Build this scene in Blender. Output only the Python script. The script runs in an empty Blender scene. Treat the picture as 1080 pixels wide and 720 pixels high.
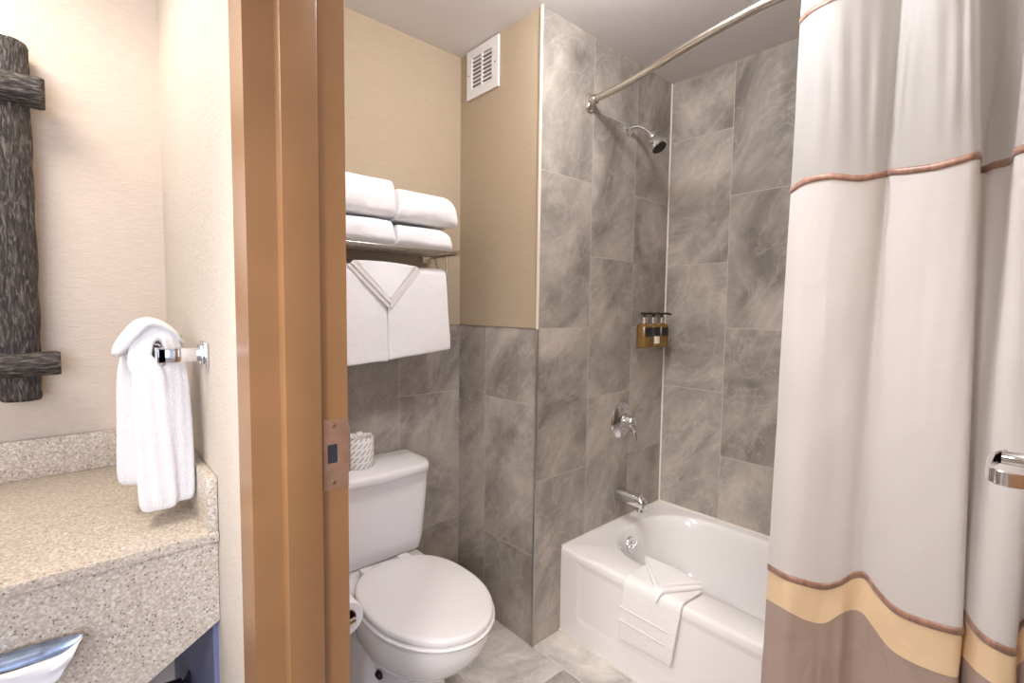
import bpy, bmesh, math, random
from mathutils import Vector, Matrix, noise
random.seed(7)
PI = math.pi
scene = bpy.context.scene
COL = scene.collection

# ------------------------------------------------------------------ camera
F_PX = 510.504
R_ = Vector((0.7437597, -0.6683371, 0.0121255))
U_ = Vector((0.0341366, 0.0560926, 0.9978418))
F_ = Vector((0.6675749, 0.7417407, -0.0645341))
EYE = Vector((0, 0, 1.34))
cam_data = bpy.data.cameras.new('camera')
cam = bpy.data.objects.new('camera', cam_data)
COL.objects.link(cam)
cam.matrix_world = Matrix(((R_.x, U_.x, -F_.x, EYE.x), (R_.y, U_.y, -F_.y, EYE.y), (R_.z, U_.z, -F_.z, EYE.z), (0, 0, 0, 1)))
cam_data.sensor_width = 36
cam_data.lens = F_PX / 1080 * 36
cam_data.clip_start = 0.02
scene.camera = cam

# ------------------------------------------------------------------ view, world, lights
scene.view_settings.view_transform = 'Standard'
scene.view_settings.look = 'None'
scene.view_settings.exposure = 0.38
scene.view_settings.gamma = 1
scene.view_settings.use_curve_mapping = False
world = bpy.data.worlds.new('world')
scene.world = world
world.use_nodes = True
world.node_tree.nodes['Background'].inputs[0].default_value = (0.86, 0.88, 1.0, 1)
world.node_tree.nodes['Background'].inputs[1].default_value = 0.55


def lamp(name, kind, loc, energy, color, size=0.1, target=None, **kw):
    d = bpy.data.lights.new(name, kind)
    d.energy = energy
    d.color = color
    if kind == 'AREA':
        d.size = size
    else:
        d.shadow_soft_size = size
    for k, v in kw.items():
        setattr(d, k, v)
    o = bpy.data.objects.new(name, d)
    COL.objects.link(o)
    o.location = loc
    if target:
        o.rotation_euler = (Vector(target) - Vector(loc)).to_track_quat('-Z', 'Y').to_euler()
    return o


lamp('bath_ceiling_light', 'POINT', (1.09, 0.80, 2.38), 18, (0.98, 0.965, 1.0), 0.055)
lamp('bath_soft_fill', 'POINT', (0.66, 0.72, 2.36), 11.5, (0.98, 0.965, 1.0), 0.16)  # added soft fill for the lower toilet and chase walls, no fixture
lamp('vanity_wall_light', 'SPOT', (-0.40, 1.666, 2.24), 7, (1.0, 0.90, 0.80), 0.09, (-0.40, 1.70, 1.0),
     spot_size=math.radians(156), spot_blend=0.06)
lamp('bedroom_window_daylight', 'AREA', (-1.0, -2.6, 1.4), 56, (0.62, 0.74, 1.0), 1.6, (-0.1, 1.1, 0.9))
lamp('bedroom_fill', 'AREA', (-1.5, -0.9, 2.2), 12, (1.0, 0.97, 0.95), 1.0, (1.0, 0.6, 0.8))  # added general fill from the bedroom side, no fixture
lamp('countertop_fill', 'AREA', (-0.45, 1.15, 2.42), 13, (1.0, 0.93, 0.86), 0.5, (-0.4, 1.25, 0))  # added fill from above to brighten the countertop
lamp('toilet_fill_spot', 'SPOT', (-1.3, -0.75, 2.0), 120, (1.0, 0.97, 0.95), 0.25, (1.12, 1.15, 0.62),
     spot_size=math.radians(38), spot_blend=0.9)  # added fill aimed through the doorway at toilet and chase wall
lamp('curtain_fill_spot', 'SPOT', (-1.1, 0.36, 2.30), 122, (1.0, 0.97, 0.95), 0.22, (1.5, 0.42, 0.55),
     spot_size=math.radians(52), spot_blend=0.9)  # added fill aimed through the doorway at curtain and tub

# ------------------------------------------------------------------ scene helpers
WLOC = {}


def tag(o, label=None, cat=None, group=None, kind=None):
    if label: o['label'] = label
    if cat: o['category'] = cat
    if group: o['group'] = group
    if kind: o['kind'] = kind
    return o


def thing(name, label, cat, loc, group=None):
    o = bpy.data.objects.new(name, None)
    o.empty_display_size = 0.05
    COL.objects.link(o)
    o.location = loc
    WLOC[o] = Vector(loc)
    return tag(o, label, cat, group)


def obj(name, bm, mat, parent=None, smooth=True, label=None, recalc=True, angle=40):
    """one bmesh built in world coordinates -> one mesh object"""
    off = WLOC[parent] if parent else Vector((0, 0, 0))
    if recalc:
        bmesh.ops.recalc_face_normals(bm, faces=bm.faces)
    if off.length:
        bmesh.ops.translate(bm, verts=bm.verts, vec=-off)
    me = bpy.data.meshes.new(name)
    bm.to_mesh(me)
    bm.free()
    for m in (mat if isinstance(mat, (list, tuple)) else [mat]):
        me.materials.append(m)
    if smooth:
        me.polygons.foreach_set('use_smooth', [True] * len(me.polygons))
        try:
            me.set_sharp_from_angle(angle=math.radians(angle))
        except Exception:
            pass
    o = bpy.data.objects.new(name, me)
    COL.objects.link(o)
    if parent:
        o.parent = parent
        WLOC[o] = off
    else:
        WLOC[o] = Vector((0, 0, 0))
    if label: o['label'] = label
    return o


def copy_tree(o, delta, parent=None):
    c = o.copy()
    COL.objects.link(c)
    if parent:
        c.parent = parent
    else:
        c.location = o.location + Vector(delta)
    for ch in [k for k in bpy.data.objects if k.parent == o]:
        copy_tree(ch, (0, 0, 0), c)
    return c


def struct(name, bm, mat, smooth=False):
    return tag(obj(name, bm, mat, None, smooth), kind='structure')


# ------------------------------------------------------------------ mesh helpers
def add_box(bm, x0, x1, y0, y1, z0, z1, bevel=0.0, seg=2, mi=0):
    g = bmesh.ops.create_cube(bm, size=1)
    vs = g['verts']
    for v in vs:
        v.co = Vector(((x0 + x1) / 2 + v.co.x * (x1 - x0), (y0 + y1) / 2 + v.co.y * (y1 - y0), (z0 + z1) / 2 + v.co.z * (z1 - z0)))
    fs = list({f for v in vs for f in v.link_faces})
    for f in fs: f.material_index = mi
    if bevel:
        es = list({e for v in vs for e in v.link_edges})
        bmesh.ops.bevel(bm, geom=es, offset=bevel, segments=seg, profile=0.5, affect='EDGES')
    return bm


def box(x0, x1, y0, y1, z0, z1, bevel=0.0, seg=2):
    return add_box(bmesh.new(), x0, x1, y0, y1, z0, z1, bevel, seg)


def frame_from(d):
    d = Vector(d).normalized()
    a = Vector((0, 0, 1)) if abs(d.z) < 0.95 else Vector((1, 0, 0))
    u = d.cross(a).normalized()
    v = u.cross(d).normalized()
    return u, v, d


def add_loft(bm, rings, closed=True, caps=True):
    """rings: list of lists of Vector (same length)"""
    R = [[bm.verts.new(p) for p in r] for r in rings]
    n = len(R[0])
    for a, b in zip(R[:-1], R[1:]):
        for i in range(n if closed else n - 1):
            j = (i + 1) % n
            bm.faces.new((a[i], a[j], b[j], b[i]))
    if caps and closed:
        bm.faces.new(list(reversed(R[0])))
        bm.faces.new(R[-1])
    return R


def add_lathe(bm, origin, axis, prof, n=32, caps=True):
    """prof: list of (radius, distance along axis)"""
    u, v, d = frame_from(axis)
    o = Vector(origin)
    rings = []
    for r, h in prof:
        r = max(r, 1e-4)
        rings.append([o + d * h + (u * math.cos(2 * PI * i / n) + v * math.sin(2 * PI * i / n)) * r for i in range(n)])
    add_loft(bm, rings, True, caps)
    return bm


def add_tube(bm, pts, r, n=16, caps=True):
    pts = [Vector(p) for p in pts]
    rad = r if isinstance(r, (list, tuple)) else [r] * len(pts)
    u = None
    rings = []
    for i, p in enumerate(pts):
        d = (pts[min(i + 1, len(pts) - 1)] - pts[max(i - 1, 0)]).normalized()
        if u is None:
            u = frame_from(d)[0]
        u = (u - d * u.dot(d)).normalized()
        v = d.cross(u)
        rings.append([p + (u * math.cos(2 * PI * k / n) + v * math.sin(2 * PI * k / n)) * rad[i] for k in range(n)])
    add_loft(bm, rings, True, caps)
    return bm


def catmull(P, sub):
    out = []
    n = len(P)
    for i in range(n - 1):
        p0, p1, p2, p3 = P[max(i - 1, 0)], P[i], P[i + 1], P[min(i + 2, n - 1)]
        for k in range(sub):
            t = k / sub
            out.append(0.5 * ((2 * p1) + (p2 - p0) * t + (2 * p0 - 5 * p1 + 4 * p2 - p3) * t * t + (3 * p1 - p0 - 3 * p2 + p3) * t ** 3))
    out.append(P[-1].copy())
    return out


def add_prism(bm, poly, axis, a, b):
    """poly: 2-D points in the plane across axis ('x','y','z'), extruded from a to b"""
    def P(p, h):
        return Vector((h, p[0], p[1])) if axis == 'x' else Vector((p[0], h, p[1])) if axis == 'y' else Vector((p[0], p[1], h))
    add_loft(bm, [[P(p, a) for p in poly], [P(p, b) for p in poly]])
    return bm


def rrect(x0, x1, y0, y1, r, n=6):
    out = []
    for cx, cy, a0 in ((x1 - r, y1 - r, 0), (x0 + r, y1 - r, PI / 2), (x0 + r, y0 + r, PI), (x1 - r, y0 + r, 1.5 * PI)):
        for k in range(n + 1):
            a = a0 + PI / 2 * k / n
            out.append((cx + r * math.cos(a), cy + r * math.sin(a)))
    return out


def sup(t, e):
    c = math.cos(t)
    s = math.sin(t)
    return math.copysign(abs(c) ** e, c), math.copysign(abs(s) ** e, s)


def ray(u, v):
    return F_ + R_ * ((u - 540) / F_PX) - U_ * ((v - 360) / F_PX)


def at_x(u, v, x):
    d = ray(u, v)
    return EYE + d * (x / d.x)


def at_y(u, v, y):
    d = ray(u, v)
    return EYE + d * (y / d.y)


# ------------------------------------------------------------------ materials
def new_mat(name):
    m = bpy.data.materials.new(name)
    m.use_nodes = True
    nt = m.node_tree
    return m, nt, nt.nodes, nt.links, nt.nodes['Principled BSDF']


def rgba(c):
    return (c[0], c[1], c[2], 1)


def mat(name, color, rough=0.5, metal=0.0, bump=0.0, bscale=200, var=0.0, vscale=6, spec=0.5, stretch=(1, 1, 1), sheen=0, coat=0, bdist=0.004, emit=None):
    m, nt, N, L, B = new_mat(name)
    B.inputs['Base Color'].default_value = rgba(color)
    B.inputs['Roughness'].default_value = rough
    B.inputs['Metallic'].default_value = metal
    B.inputs['Specular IOR Level'].default_value = spec
    if sheen: B.inputs['Sheen Weight'].default_value = sheen
    if coat:
        B.inputs['Coat Weight'].default_value = coat
        B.inputs['Coat Roughness'].default_value = 0.05
    g = N.new('ShaderNodeNewGeometry')
    mp = N.new('ShaderNodeMapping')
    mp.inputs['Scale'].default_value = stretch
    L.new(g.outputs['Position'], mp.inputs['Vector'])
    if var:
        n = N.new('ShaderNodeTexNoise')
        n.inputs['Scale'].default_value = vscale
        n.inputs['Detail'].default_value = 5
        L.new(mp.outputs[0], n.inputs['Vector'])
        r = N.new('ShaderNodeMapRange')
        r.inputs[1].default_value = 0.3
        r.inputs[2].default_value = 0.7
        r.inputs[3].default_value = 1 - var
        r.inputs[4].default_value = 1 + var
        L.new(n.outputs['Fac'], r.inputs[0])
        mx = N.new('ShaderNodeVectorMath')
        mx.operation = 'SCALE'
        mx.inputs[0].default_value = color
        L.new(r.outputs[0], mx.inputs['Scale'])
        L.new(mx.outputs[0], B.inputs['Base Color'])
    if bump:
        n2 = N.new('ShaderNodeTexNoise')
        n2.inputs['Scale'].default_value = bscale
        n2.inputs['Detail'].default_value = 4
        L.new(mp.outputs[0], n2.inputs['Vector'])
        b = N.new('ShaderNodeBump')
        b.inputs['Strength'].default_value = bump
        b.inputs['Distance'].default_value = bdist
        L.new(n2.outputs['Fac'], b.inputs['Height'])
        L.new(b.outputs[0], B.inputs['Normal'])
    return m


def tile_mat(name, uaxis, vaxis, u0, v0, vs, width=0.6, row=0.3105, base=(0.37, 0.33, 0.285), rough=0.42, light=1.0):
    """veined slate-look porcelain laid in a half bond; uaxis runs along the long side of a tile"""
    m, nt, N, L, B = new_mat(name)
    g = N.new('ShaderNodeNewGeometry')
    sp = N.new('ShaderNodeSeparateXYZ')
    L.new(g.outputs['Position'], sp.inputs[0])

    def lin(axis, o, s):
        a = N.new('ShaderNodeMath')
        a.operation = 'MULTIPLY_ADD'
        L.new(sp.outputs['XYZ'.index(axis)], a.inputs[0])
        a.inputs[1].default_value = s
        a.inputs[2].default_value = -o * s
        return a.outputs[0]
    cb = N.new('ShaderNodeCombineXYZ')
    L.new(lin(uaxis, u0 - 6.0, 1), cb.inputs[0])
    L.new(lin(vaxis, v0 - 20 * row * (1 if vs > 0 else -1), vs), cb.inputs[1])
    br = N.new('ShaderNodeTexBrick')
    br.offset = 0.5
    br.offset_frequency = 2
    br.squash = 1
    br.inputs['Scale'].default_value = 1
    br.inputs['Color1'].default_value = (0, 0, 0, 1)
    br.inputs['Color2'].default_value = (1, 1, 1, 1)
    br.inputs['Mortar'].default_value = (0.5, 0.5, 0.5, 1)
    br.inputs['Mortar Size'].default_value = 0.0016
    br.inputs['Mortar Smooth'].default_value = 0.1
    br.inputs['Bias'].default_value = 0
    br.inputs['Brick Width'].default_value = width
    br.inputs['Row Height'].default_value = row
    L.new(cb.outputs[0], br.inputs['Vector'])
    w = N.new('ShaderNodeMath')
    w.operation = 'MULTIPLY'
    w.inputs[1].default_value = 37.0
    L.new(br.outputs['Color'], w.inputs[0])
    mp = N.new('ShaderNodeMapping')
    m0 = N.new('ShaderNodeMapping')
    m0.inputs['Rotation'].default_value = Vector((1, -1, 1.2)).normalized().rotation_difference(Vector((0, 0, 1))).to_euler()
    L.new(g.outputs['Position'], m0.inputs['Vector'])
    mp.inputs['Scale'].default_value = (1.2, 1.2, 0.5)
    L.new(m0.outputs[0], mp.inputs['Vector'])

    def nz(scale, detail, dist, rough_=0.6):
        n = N.new('ShaderNodeTexNoise')
        n.noise_dimensions = '4D'
        n.inputs['Scale'].default_value = scale
        n.inputs['Detail'].default_value = detail
        n.inputs['Roughness'].default_value = rough_
        n.inputs['Distortion'].default_value = dist
        L.new(mp.outputs[0], n.inputs['Vector'])
        L.new(w.outputs[0], n.inputs['W'])
        return n.outputs['Fac']
    big = nz(2.6, 8, 1.3)
    vein = nz(3.6, 5, 2.2, 0.55)
    fine = nz(26, 6, 0.6, 0.7)
    ramp = N.new('ShaderNodeValToRGB')
    e = ramp.color_ramp.elements
    k = light
    e[0].position = 0.34
    e[0].color = rgba([c * 0.52 * k for c in base])
    e[1].position = 0.68
    e[1].color = rgba([c * 1.36 * k for c in base])
    L.new(big, ramp.inputs[0])
    # thin pale veins where the warped noise crosses one level
    ab = N.new('ShaderNodeMath')
    ab.operation = 'SUBTRACT'
    ab.inputs[1].default_value = 0.5
    L.new(vein, ab.inputs[0])
    aa = N.new('ShaderNodeMath')
    aa.operation = 'ABSOLUTE'
    L.new(ab.outputs[0], aa.inputs[0])
    vr = N.new('ShaderNodeMapRange')
    vr.inputs[1].default_value = 0.0
    vr.inputs[2].default_value = 0.026
    vr.inputs[3].default_value = 0.26
    vr.inputs[4].default_value = 0.0
    L.new(aa.outputs[0], vr.inputs[0])
    m1 = N.new('ShaderNodeMixRGB')
    m1.inputs[2].default_value = rgba([c * 1.5 * k for c in base])
    L.new(vr.outputs[0], m1.inputs[0])
    L.new(ramp.outputs[0], m1.inputs[1])
    fr = N.new('ShaderNodeMapRange')
    fr.inputs[1].default_value = 0.3
    fr.inputs[2].default_value = 0.7
    fr.inputs[3].default_value = 0.9
    fr.inputs[4].default_value = 1.1
    L.new(fine, fr.inputs[0])
    tone = N.new('ShaderNodeMapRange')
    tone.inputs[3].default_value = 0.92
    tone.inputs[4].default_value = 1.08
    L.new(br.outputs['Color'], tone.inputs[0])
    mm = N.new('ShaderNodeMath')
    mm.operation = 'MULTIPLY'
    L.new(fr.outputs[0], mm.inputs[0])
    L.new(tone.outputs[0], mm.inputs[1])
    sc = N.new('ShaderNodeVectorMath')
    sc.operation = 'SCALE'
    L.new(m1.outputs[0], sc.inputs[0])
    L.new(mm.outputs[0], sc.inputs['Scale'])
    mo = N.new('ShaderNodeMixRGB')
    mo.inputs[2].default_value = rgba([c * 1.3 for c in base])
    L.new(br.outputs['Fac'], mo.inputs[0])
    L.new(sc.outputs[0], mo.inputs[1])
    L.new(mo.outputs[0], B.inputs['Base Color'])
    B.inputs['Roughness'].default_value = rough
    B.inputs['Specular IOR Level'].default_value = 0.35
    bp = N.new('ShaderNodeBump')
    bp.inputs['Strength'].default_value = 0.25
    bp.inputs['Distance'].default_value = 0.002
    L.new(big, bp.inputs['Height'])
    L.new(bp.outputs[0], B.inputs['Normal'])
    return m


def granite_mat():
    m, nt, N, L, B = new_mat('granite')
    g = N.new('ShaderNodeNewGeometry')
    n = N.new('ShaderNodeTexNoise')
    n.inputs['Scale'].default_value = 170
    n.inputs['Detail'].default_value = 6
    n.inputs['Roughness'].default_value = 0.75
    L.new(g.outputs['Position'], n.inputs['Vector'])
    r = N.new('ShaderNodeValToRGB')
    e = r.color_ramp.elements
    e[0].position = 0.36
    e[0].color = (0.40, 0.335, 0.275, 1)
    e[1].position = 0.64
    e[1].color = (0.74, 0.66, 0.56, 1)
    x = r.color_ramp.elements.new(0.5)
    x.color = (0.56, 0.475, 0.385, 1)
    L.new(n.outputs['Fac'], r.inputs[0])
    vo = N.new('ShaderNodeTexVoronoi')
    vo.inputs['Scale'].default_value = 230
    L.new(g.outputs['Position'], vo.inputs['Vector'])
    sep = N.new('ShaderNodeSeparateColor')
    L.new(vo.outputs['Color'], sep.inputs[0])
    th = N.new('ShaderNodeMath')
    th.operation = 'GREATER_THAN'
    th.inputs[1].default_value = 0.90
    L.new(sep.outputs[0], th.inputs[0])
    near = N.new('ShaderNodeMath')
    near.operation = 'LESS_THAN'
    near.inputs[1].default_value = 0.42
    L.new(vo.outputs['Distance'], near.inputs[0])
    mul = N.new('ShaderNodeMath')
    mul.operation = 'MULTIPLY'
    L.new(th.outputs[0], mul.inputs[0])
    L.new(near.outputs[0], mul.inputs[1])
    sc = N.new('ShaderNodeMath')
    sc.operation = 'MULTIPLY'
    sc.inputs[1].default_value = 0.75
    L.new(mul.outputs[0], sc.inputs[0])
    mx = N.new('ShaderNodeMixRGB')
    mx.inputs[2].default_value = (0.10, 0.075, 0.055, 1)
    L.new(sc.outputs[0], mx.inputs[0])
    L.new(r.outputs[0], mx.inputs[1])
    th2 = N.new('ShaderNodeMath')
    th2.operation = 'GREATER_THAN'
    th2.inputs[1].default_value = 0.86
    L.new(sep.outputs[1], th2.inputs[0])
    sc2 = N.new('ShaderNodeMath')
    sc2.operation = 'MULTIPLY'
    sc2.inputs[1].default_value = 0.45
    L.new(th2.outputs[0], sc2.inputs[0])
    mx2 = N.new('ShaderNodeMixRGB')
    mx2.inputs[2].default_value = (0.85, 0.79, 0.70, 1)
    L.new(sc2.outputs[0], mx2.inputs[0])
    L.new(mx.outputs[0], mx2.inputs[1])
    L.new(mx2.outputs[0], B.inputs['Base Color'])
    B.inputs['Roughness'].default_value = 0.28
    return m


def bark_mat(name, axis):
    m, nt, N, L, B = new_mat(name)
    g = N.new('ShaderNodeNewGeometry')
    mp = N.new('ShaderNodeMapping')
    s = [190, 190, 190]
    s['xyz'.index(axis)] = 38
    mp.inputs['Scale'].default_value = s
    L.new(g.outputs['Position'], mp.inputs['Vector'])
    n = N.new('ShaderNodeTexNoise')
    n.inputs['Scale'].default_value = 1.0
    n.inputs['Detail'].default_value = 5
    n.inputs['Distortion'].default_value = 0.7
    L.new(mp.outputs[0], n.inputs['Vector'])
    r = N.new('ShaderNodeValToRGB')
    e = r.color_ramp.elements
    e[0].position = 0.38
    e[0].color = (0.018, 0.014, 0.013, 1)
    e[1].position = 0.68
    e[1].color = (0.175, 0.145, 0.12, 1)
    x = e.new(0.52)
    x.color = (0.05, 0.040, 0.034, 1)
    L.new(n.outputs['Fac'], r.inputs[0])
    L.new(r.outputs[0], B.inputs['Base Color'])
    B.inputs['Roughness'].default_value = 0.6
    b = N.new('ShaderNodeBump')
    b.inputs['Strength'].default_value = 0.9
    b.inputs['Distance'].default_value = 0.008
    L.new(n.outputs['Fac'], b.inputs['Height'])
    L.new(b.outputs[0], B.inputs['Normal'])
    return m


def cloth_mat(name, color, trans=0.2, rough=0.8, wr=0.25):
    m, nt, N, L, B = new_mat(name)
    B.inputs['Base Color'].default_value = rgba(color)
    B.inputs['Roughness'].default_value = rough
    B.inputs['Specular IOR Level'].default_value = 0.25
    B.inputs['Sheen Weight'].default_value = 0.1
    g = N.new('ShaderNodeNewGeometry')
    n = N.new('ShaderNodeTexNoise')
    n.inputs['Scale'].default_value = 9
    n.inputs['Detail'].default_value = 3
    n.inputs['Distortion'].default_value = 1.2
    L.new(g.outputs['Position'], n.inputs['Vector'])
    b = N.new('ShaderNodeBump')
    b.inputs['Strength'].default_value = wr
    b.inputs['Distance'].default_value = 0.02
    L.new(n.outputs['Fac'], b.inputs['Height'])
    L.new(b.outputs[0], B.inputs['Normal'])
    if trans:
        t = N.new('ShaderNodeBsdfTranslucent')
        t.inputs[0].default_value = rgba(color)
        mx = N.new('ShaderNodeMixShader')
        mx.inputs[0].default_value = trans
        L.new(B.outputs[0], mx.inputs[1])
        L.new(t.outputs[0], mx.inputs[2])
        L.new(mx.outputs[0], N['Material Output'].inputs[0])
    return m


M = {}
M['paper'] = mat('wallpaper_bath', (0.42, 0.335, 0.235), 0.75, bump=0.25, bscale=1, stretch=(60, 60, 420), var=0.03, vscale=0.4, spec=0.25)
M['paper_v'] = mat('wallpaper_vanity', (0.66, 0.555, 0.455), 0.7, bump=0.5, bscale=1, stretch=(90, 90, 330), var=0.03, vscale=0.4, spec=0.3)
M['paper_side'] = mat('wallpaper_partition', (0.63, 0.56, 0.485), 0.6, bump=0.6, bscale=1, stretch=(200, 200, 120), var=0.03, vscale=0.4, spec=0.35)
M['ceil'] = mat('ceiling_paint', (0.70, 0.67, 0.65), 0.8, bump=0.06, bscale=120)
M['tile_c'] = tile_mat('tile_shower_end', 'Z', 'X', 0.67, 1.309 - 0.3105, 1)
M['tile_d'] = tile_mat('tile_tub_side', 'Z', 'Y', 0.67, 1.311, -1)
M['tile_b'] = tile_mat('tile_chase', 'Z', 'Y', 0.67, 1.311, 1)
M['tile_a'] = tile_mat('tile_toilet', 'Z', 'X', 0.67, 1.309, -1)
M['tile_f'] = tile_mat('tile_floor', 'Y', 'X', 1.15, 1.315, 1, base=(0.60, 0.56, 0.51), rough=0.38)
M['caulk'] = mat('caulk', (0.80, 0.75, 0.68), 0.5)
M['edge'] = mat('tile_edge_metal', (0.42, 0.39, 0.36), 0.35, metal=0.8)
M['edge_paint'] = mat('corner_bead', (0.68, 0.61, 0.51), 0.5)
M['cap'] = mat('tile_top_edge', (0.20, 0.165, 0.135), 0.5)
M['carpet'] = mat('bedroom_carpet', (0.30, 0.25, 0.21), 0.95, bump=0.6, bscale=300, var=0.15, vscale=40)
M['frame'] = mat('door_frame_paint', (0.265, 0.135, 0.058), 0.30, bump=0.05, bscale=60, var=0.06, vscale=9, spec=0.5)
M['door'] = mat('door_paint', (0.36, 0.20, 0.10), 0.4, bump=0.04, bscale=60)
M['granite'] = granite_mat()
M['white_gloss'] = mat('vitreous_china', (0.87, 0.845, 0.83), 0.09, coat=0.4)
M['seat'] = mat('seat_plastic', (0.87, 0.84, 0.825), 0.22)
M['tub'] = mat('tub_enamel', (0.84, 0.81, 0.80), 0.12, coat=0.3)
M['chrome'] = mat('chrome', (0.80, 0.80, 0.82), 0.08, metal=1)
M['nickel'] = mat('brushed_nickel', (0.62, 0.57, 0.50), 0.24, metal=1)
M['bronze'] = mat('strike_bronze', (0.47, 0.31, 0.22), 0.38, metal=0.75, var=0.12, vscale=40)
M['terry'] = mat('terry_towel', (0.86, 0.835, 0.82), 0.95, bump=0.9, bscale=300, sheen=0.3, spec=0.1, bdist=0.003, var=0.02, vscale=60)
M['terry_band'] = mat('towel_dobby_band', (0.80, 0.76, 0.73), 0.9, bump=0.3, bscale=500, stretch=(1, 1, 6), spec=0.1)
M['black'] = mat('black_plastic', (0.015, 0.014, 0.014), 0.35)
M['dark'] = mat('dark_void', (0.02, 0.02, 0.028), 0.6)
M['label'] = mat('black_label', (0.012, 0.011, 0.011), 0.5)
M['label_w'] = mat('cream_label', (0.72, 0.66, 0.55), 0.6)
M['vent'] = mat('vent_paint', (0.74, 0.72, 0.71), 0.45)
M['ribbon'] = mat('copper_ribbon', (0.34, 0.18, 0.125), 0.38, var=0.35, vscale=70, sheen=0.4, stretch=(1, 1, 0.05))
M['sheer'] = cloth_mat('curtain_sheer', (0.84, 0.83, 0.82), 0.55, 0.6, 0.12)
M['panel'] = cloth_mat('curtain_panel', (0.86, 0.82, 0.80), 0.30, 0.75, 0.16)
M['tan'] = cloth_mat('curtain_tan', (0.93, 0.70, 0.45), 0.18, 0.6, 0.2)
M['taupe'] = cloth_mat('curtain_taupe', (0.47, 0.355, 0.305), 0.12, 0.5, 0.35)
M['bark_z'] = bark_mat('bark_upright', 'z')
M['bark_x'] = bark_mat('bark_rail', 'x')
M['endgrain'] = mat('log_end', (0.22, 0.115, 0.075), 0.6, var=0.2, vscale=80)
M['mirror'] = mat('mirror_glass', (0.9, 0.9, 0.9), 0.02, metal=1)
M['tissue'] = mat('tissue_paper', (0.84, 0.83, 0.83), 0.8)
M['roll'] = mat('toilet_paper', (0.82, 0.79, 0.75), 0.9, bump=0.2, bscale=200)
M['card'] = mat('cardboard_core', (0.16, 0.05, 0.05), 0.8)


def bottle_mat(name, color):
    m, nt, N, L, B = new_mat(name)
    B.inputs['Base Color'].default_value = rgba(color)
    B.inputs['Roughness'].default_value = 0.12
    B.inputs['Transmission Weight'].default_value = 0.55
    B.inputs['IOR'].default_value = 1.4
    return m


M['amber'] = bottle_mat('amber_gel', (0.36, 0.21, 0.06))


def wrapper_mat():
    """white wrapper printed with short slanted grey-brown dashes"""
    m, nt, N, L, B = new_mat('roll_wrapper')
    tc = N.new('ShaderNodeTexCoord')
    sp = N.new('ShaderNodeSeparateXYZ')
    L.new(tc.outputs['Object'], sp.inputs[0])

    def math_(op, a, b=None, c=None):
        n = N.new('ShaderNodeMath')
        n.operation = op
        for i, q in enumerate((a, b, c)):
            if q is None: continue
            if isinstance(q, (int, float)): n.inputs[i].default_value = q
            else: L.new(q, n.inputs[i])
        return n.outputs[0]
    ang = math_('ARCTAN2', sp.outputs[1], sp.outputs[0])
    arc = math_('MULTIPLY', ang, 0.056)
    z = sp.outputs[2]
    row = math_('FLOOR', math_('DIVIDE', z, 0.025))
    fz = math_('SUBTRACT', math_('MODULO', math_('ADD', z, 1.0), 0.025), 0.0125)
    sh = math_('ADD', arc, math_('MULTIPLY', row, 0.012))
    fx = math_('SUBTRACT', math_('MODULO', math_('ADD', math_('ADD', sh, 1.0), math_('MULTIPLY', fz, -0.95)), 0.0196), 0.0098)
    dash = math_('MULTIPLY', math_('LESS_THAN', math_('ABSOLUTE', fx), 0.0024), math_('LESS_THAN', math_('ABSOLUTE', fz), 0.0088))
    mx = N.new('ShaderNodeMixRGB')
    mx.inputs[1].default_value = (0.82, 0.79, 0.75, 1)
    mx.inputs[2].default_value = (0.33, 0.27, 0.23, 1)
    L.new(dash, mx.inputs[0])
    L.new(mx.outputs[0], B.inputs['Base Color'])
    B.inputs['Roughness'].default_value = 0.6
    return m


M['wrapper'] = wrapper_mat()

# ------------------------------------------------------------------ dimensions
XB, YA, YC, XD, XT = 1.309, 1.816, 1.311, 2.221, 1.468
H, WS, RIM = 2.458, 1.268, 0.363
X0, X1, YJ = 0.206, 0.336, 0.815

# ------------------------------------------------------------------ room shell
bm = box(0.27, 2.42, -0.34, 1.95, -0.06, 0.0)
struct('floor', bm, M['tile_f'])
struct('floor_bedroom', box(-2.2, 0.27, -3.4, 1.95, -0.06, 0.0), M['carpet'])
struct('ceiling', box(-2.2, 2.42, -3.4, 1.95, H, H + 0.06), M['ceil'])
struct('wall_back', box(X1, XB + 0.004, YA + 0.006, YA + 0.14, 0, H), M['paper'])
struct('wall_back_tile', box(X1, XB + 0.004, YA, YA + 0.006, 0, WS), M['tile_a'])
struct('wall_chase', box(XB + 0.004, XD + 0.16, YC + 0.006, YA + 0.14, 0, H), M['paper'])
struct('wall_chase_tile', box(XB - 0.001, XB + 0.004, YC + 0.006, YA, 0, WS), M['tile_b'])
struct('wall_shower', box(XB + 0.002, XD, YC, YC + 0.006, 0, H), M['tile_c'])
struct('wall_right', box(XD, XD + 0.16, -0.34, YC + 0.006, 0, H), M['tile_d'])
struct('wall_foot', box(X1, XD, -0.34, -0.222, 0, H), M['paper'])
bm = box(X0, X1, YJ + 0.02, YA + 0.14, 0, H)
add_box(bm, X0, X1, -0.05, YJ + 0.02, 2.07, H)
add_box(bm, X0, X1, -3.4, -0.07, 0, H)
struct('wall_partition', bm, M['paper_side'])
struct('wall_vanity', box(-2.2, X0, YA, YA + 0.14, 0, H), M['paper_v'])
struct('wall_left', box(-2.3, -2.2, -3.4, 1.95, 0, H), M['paper_v'])
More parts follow.
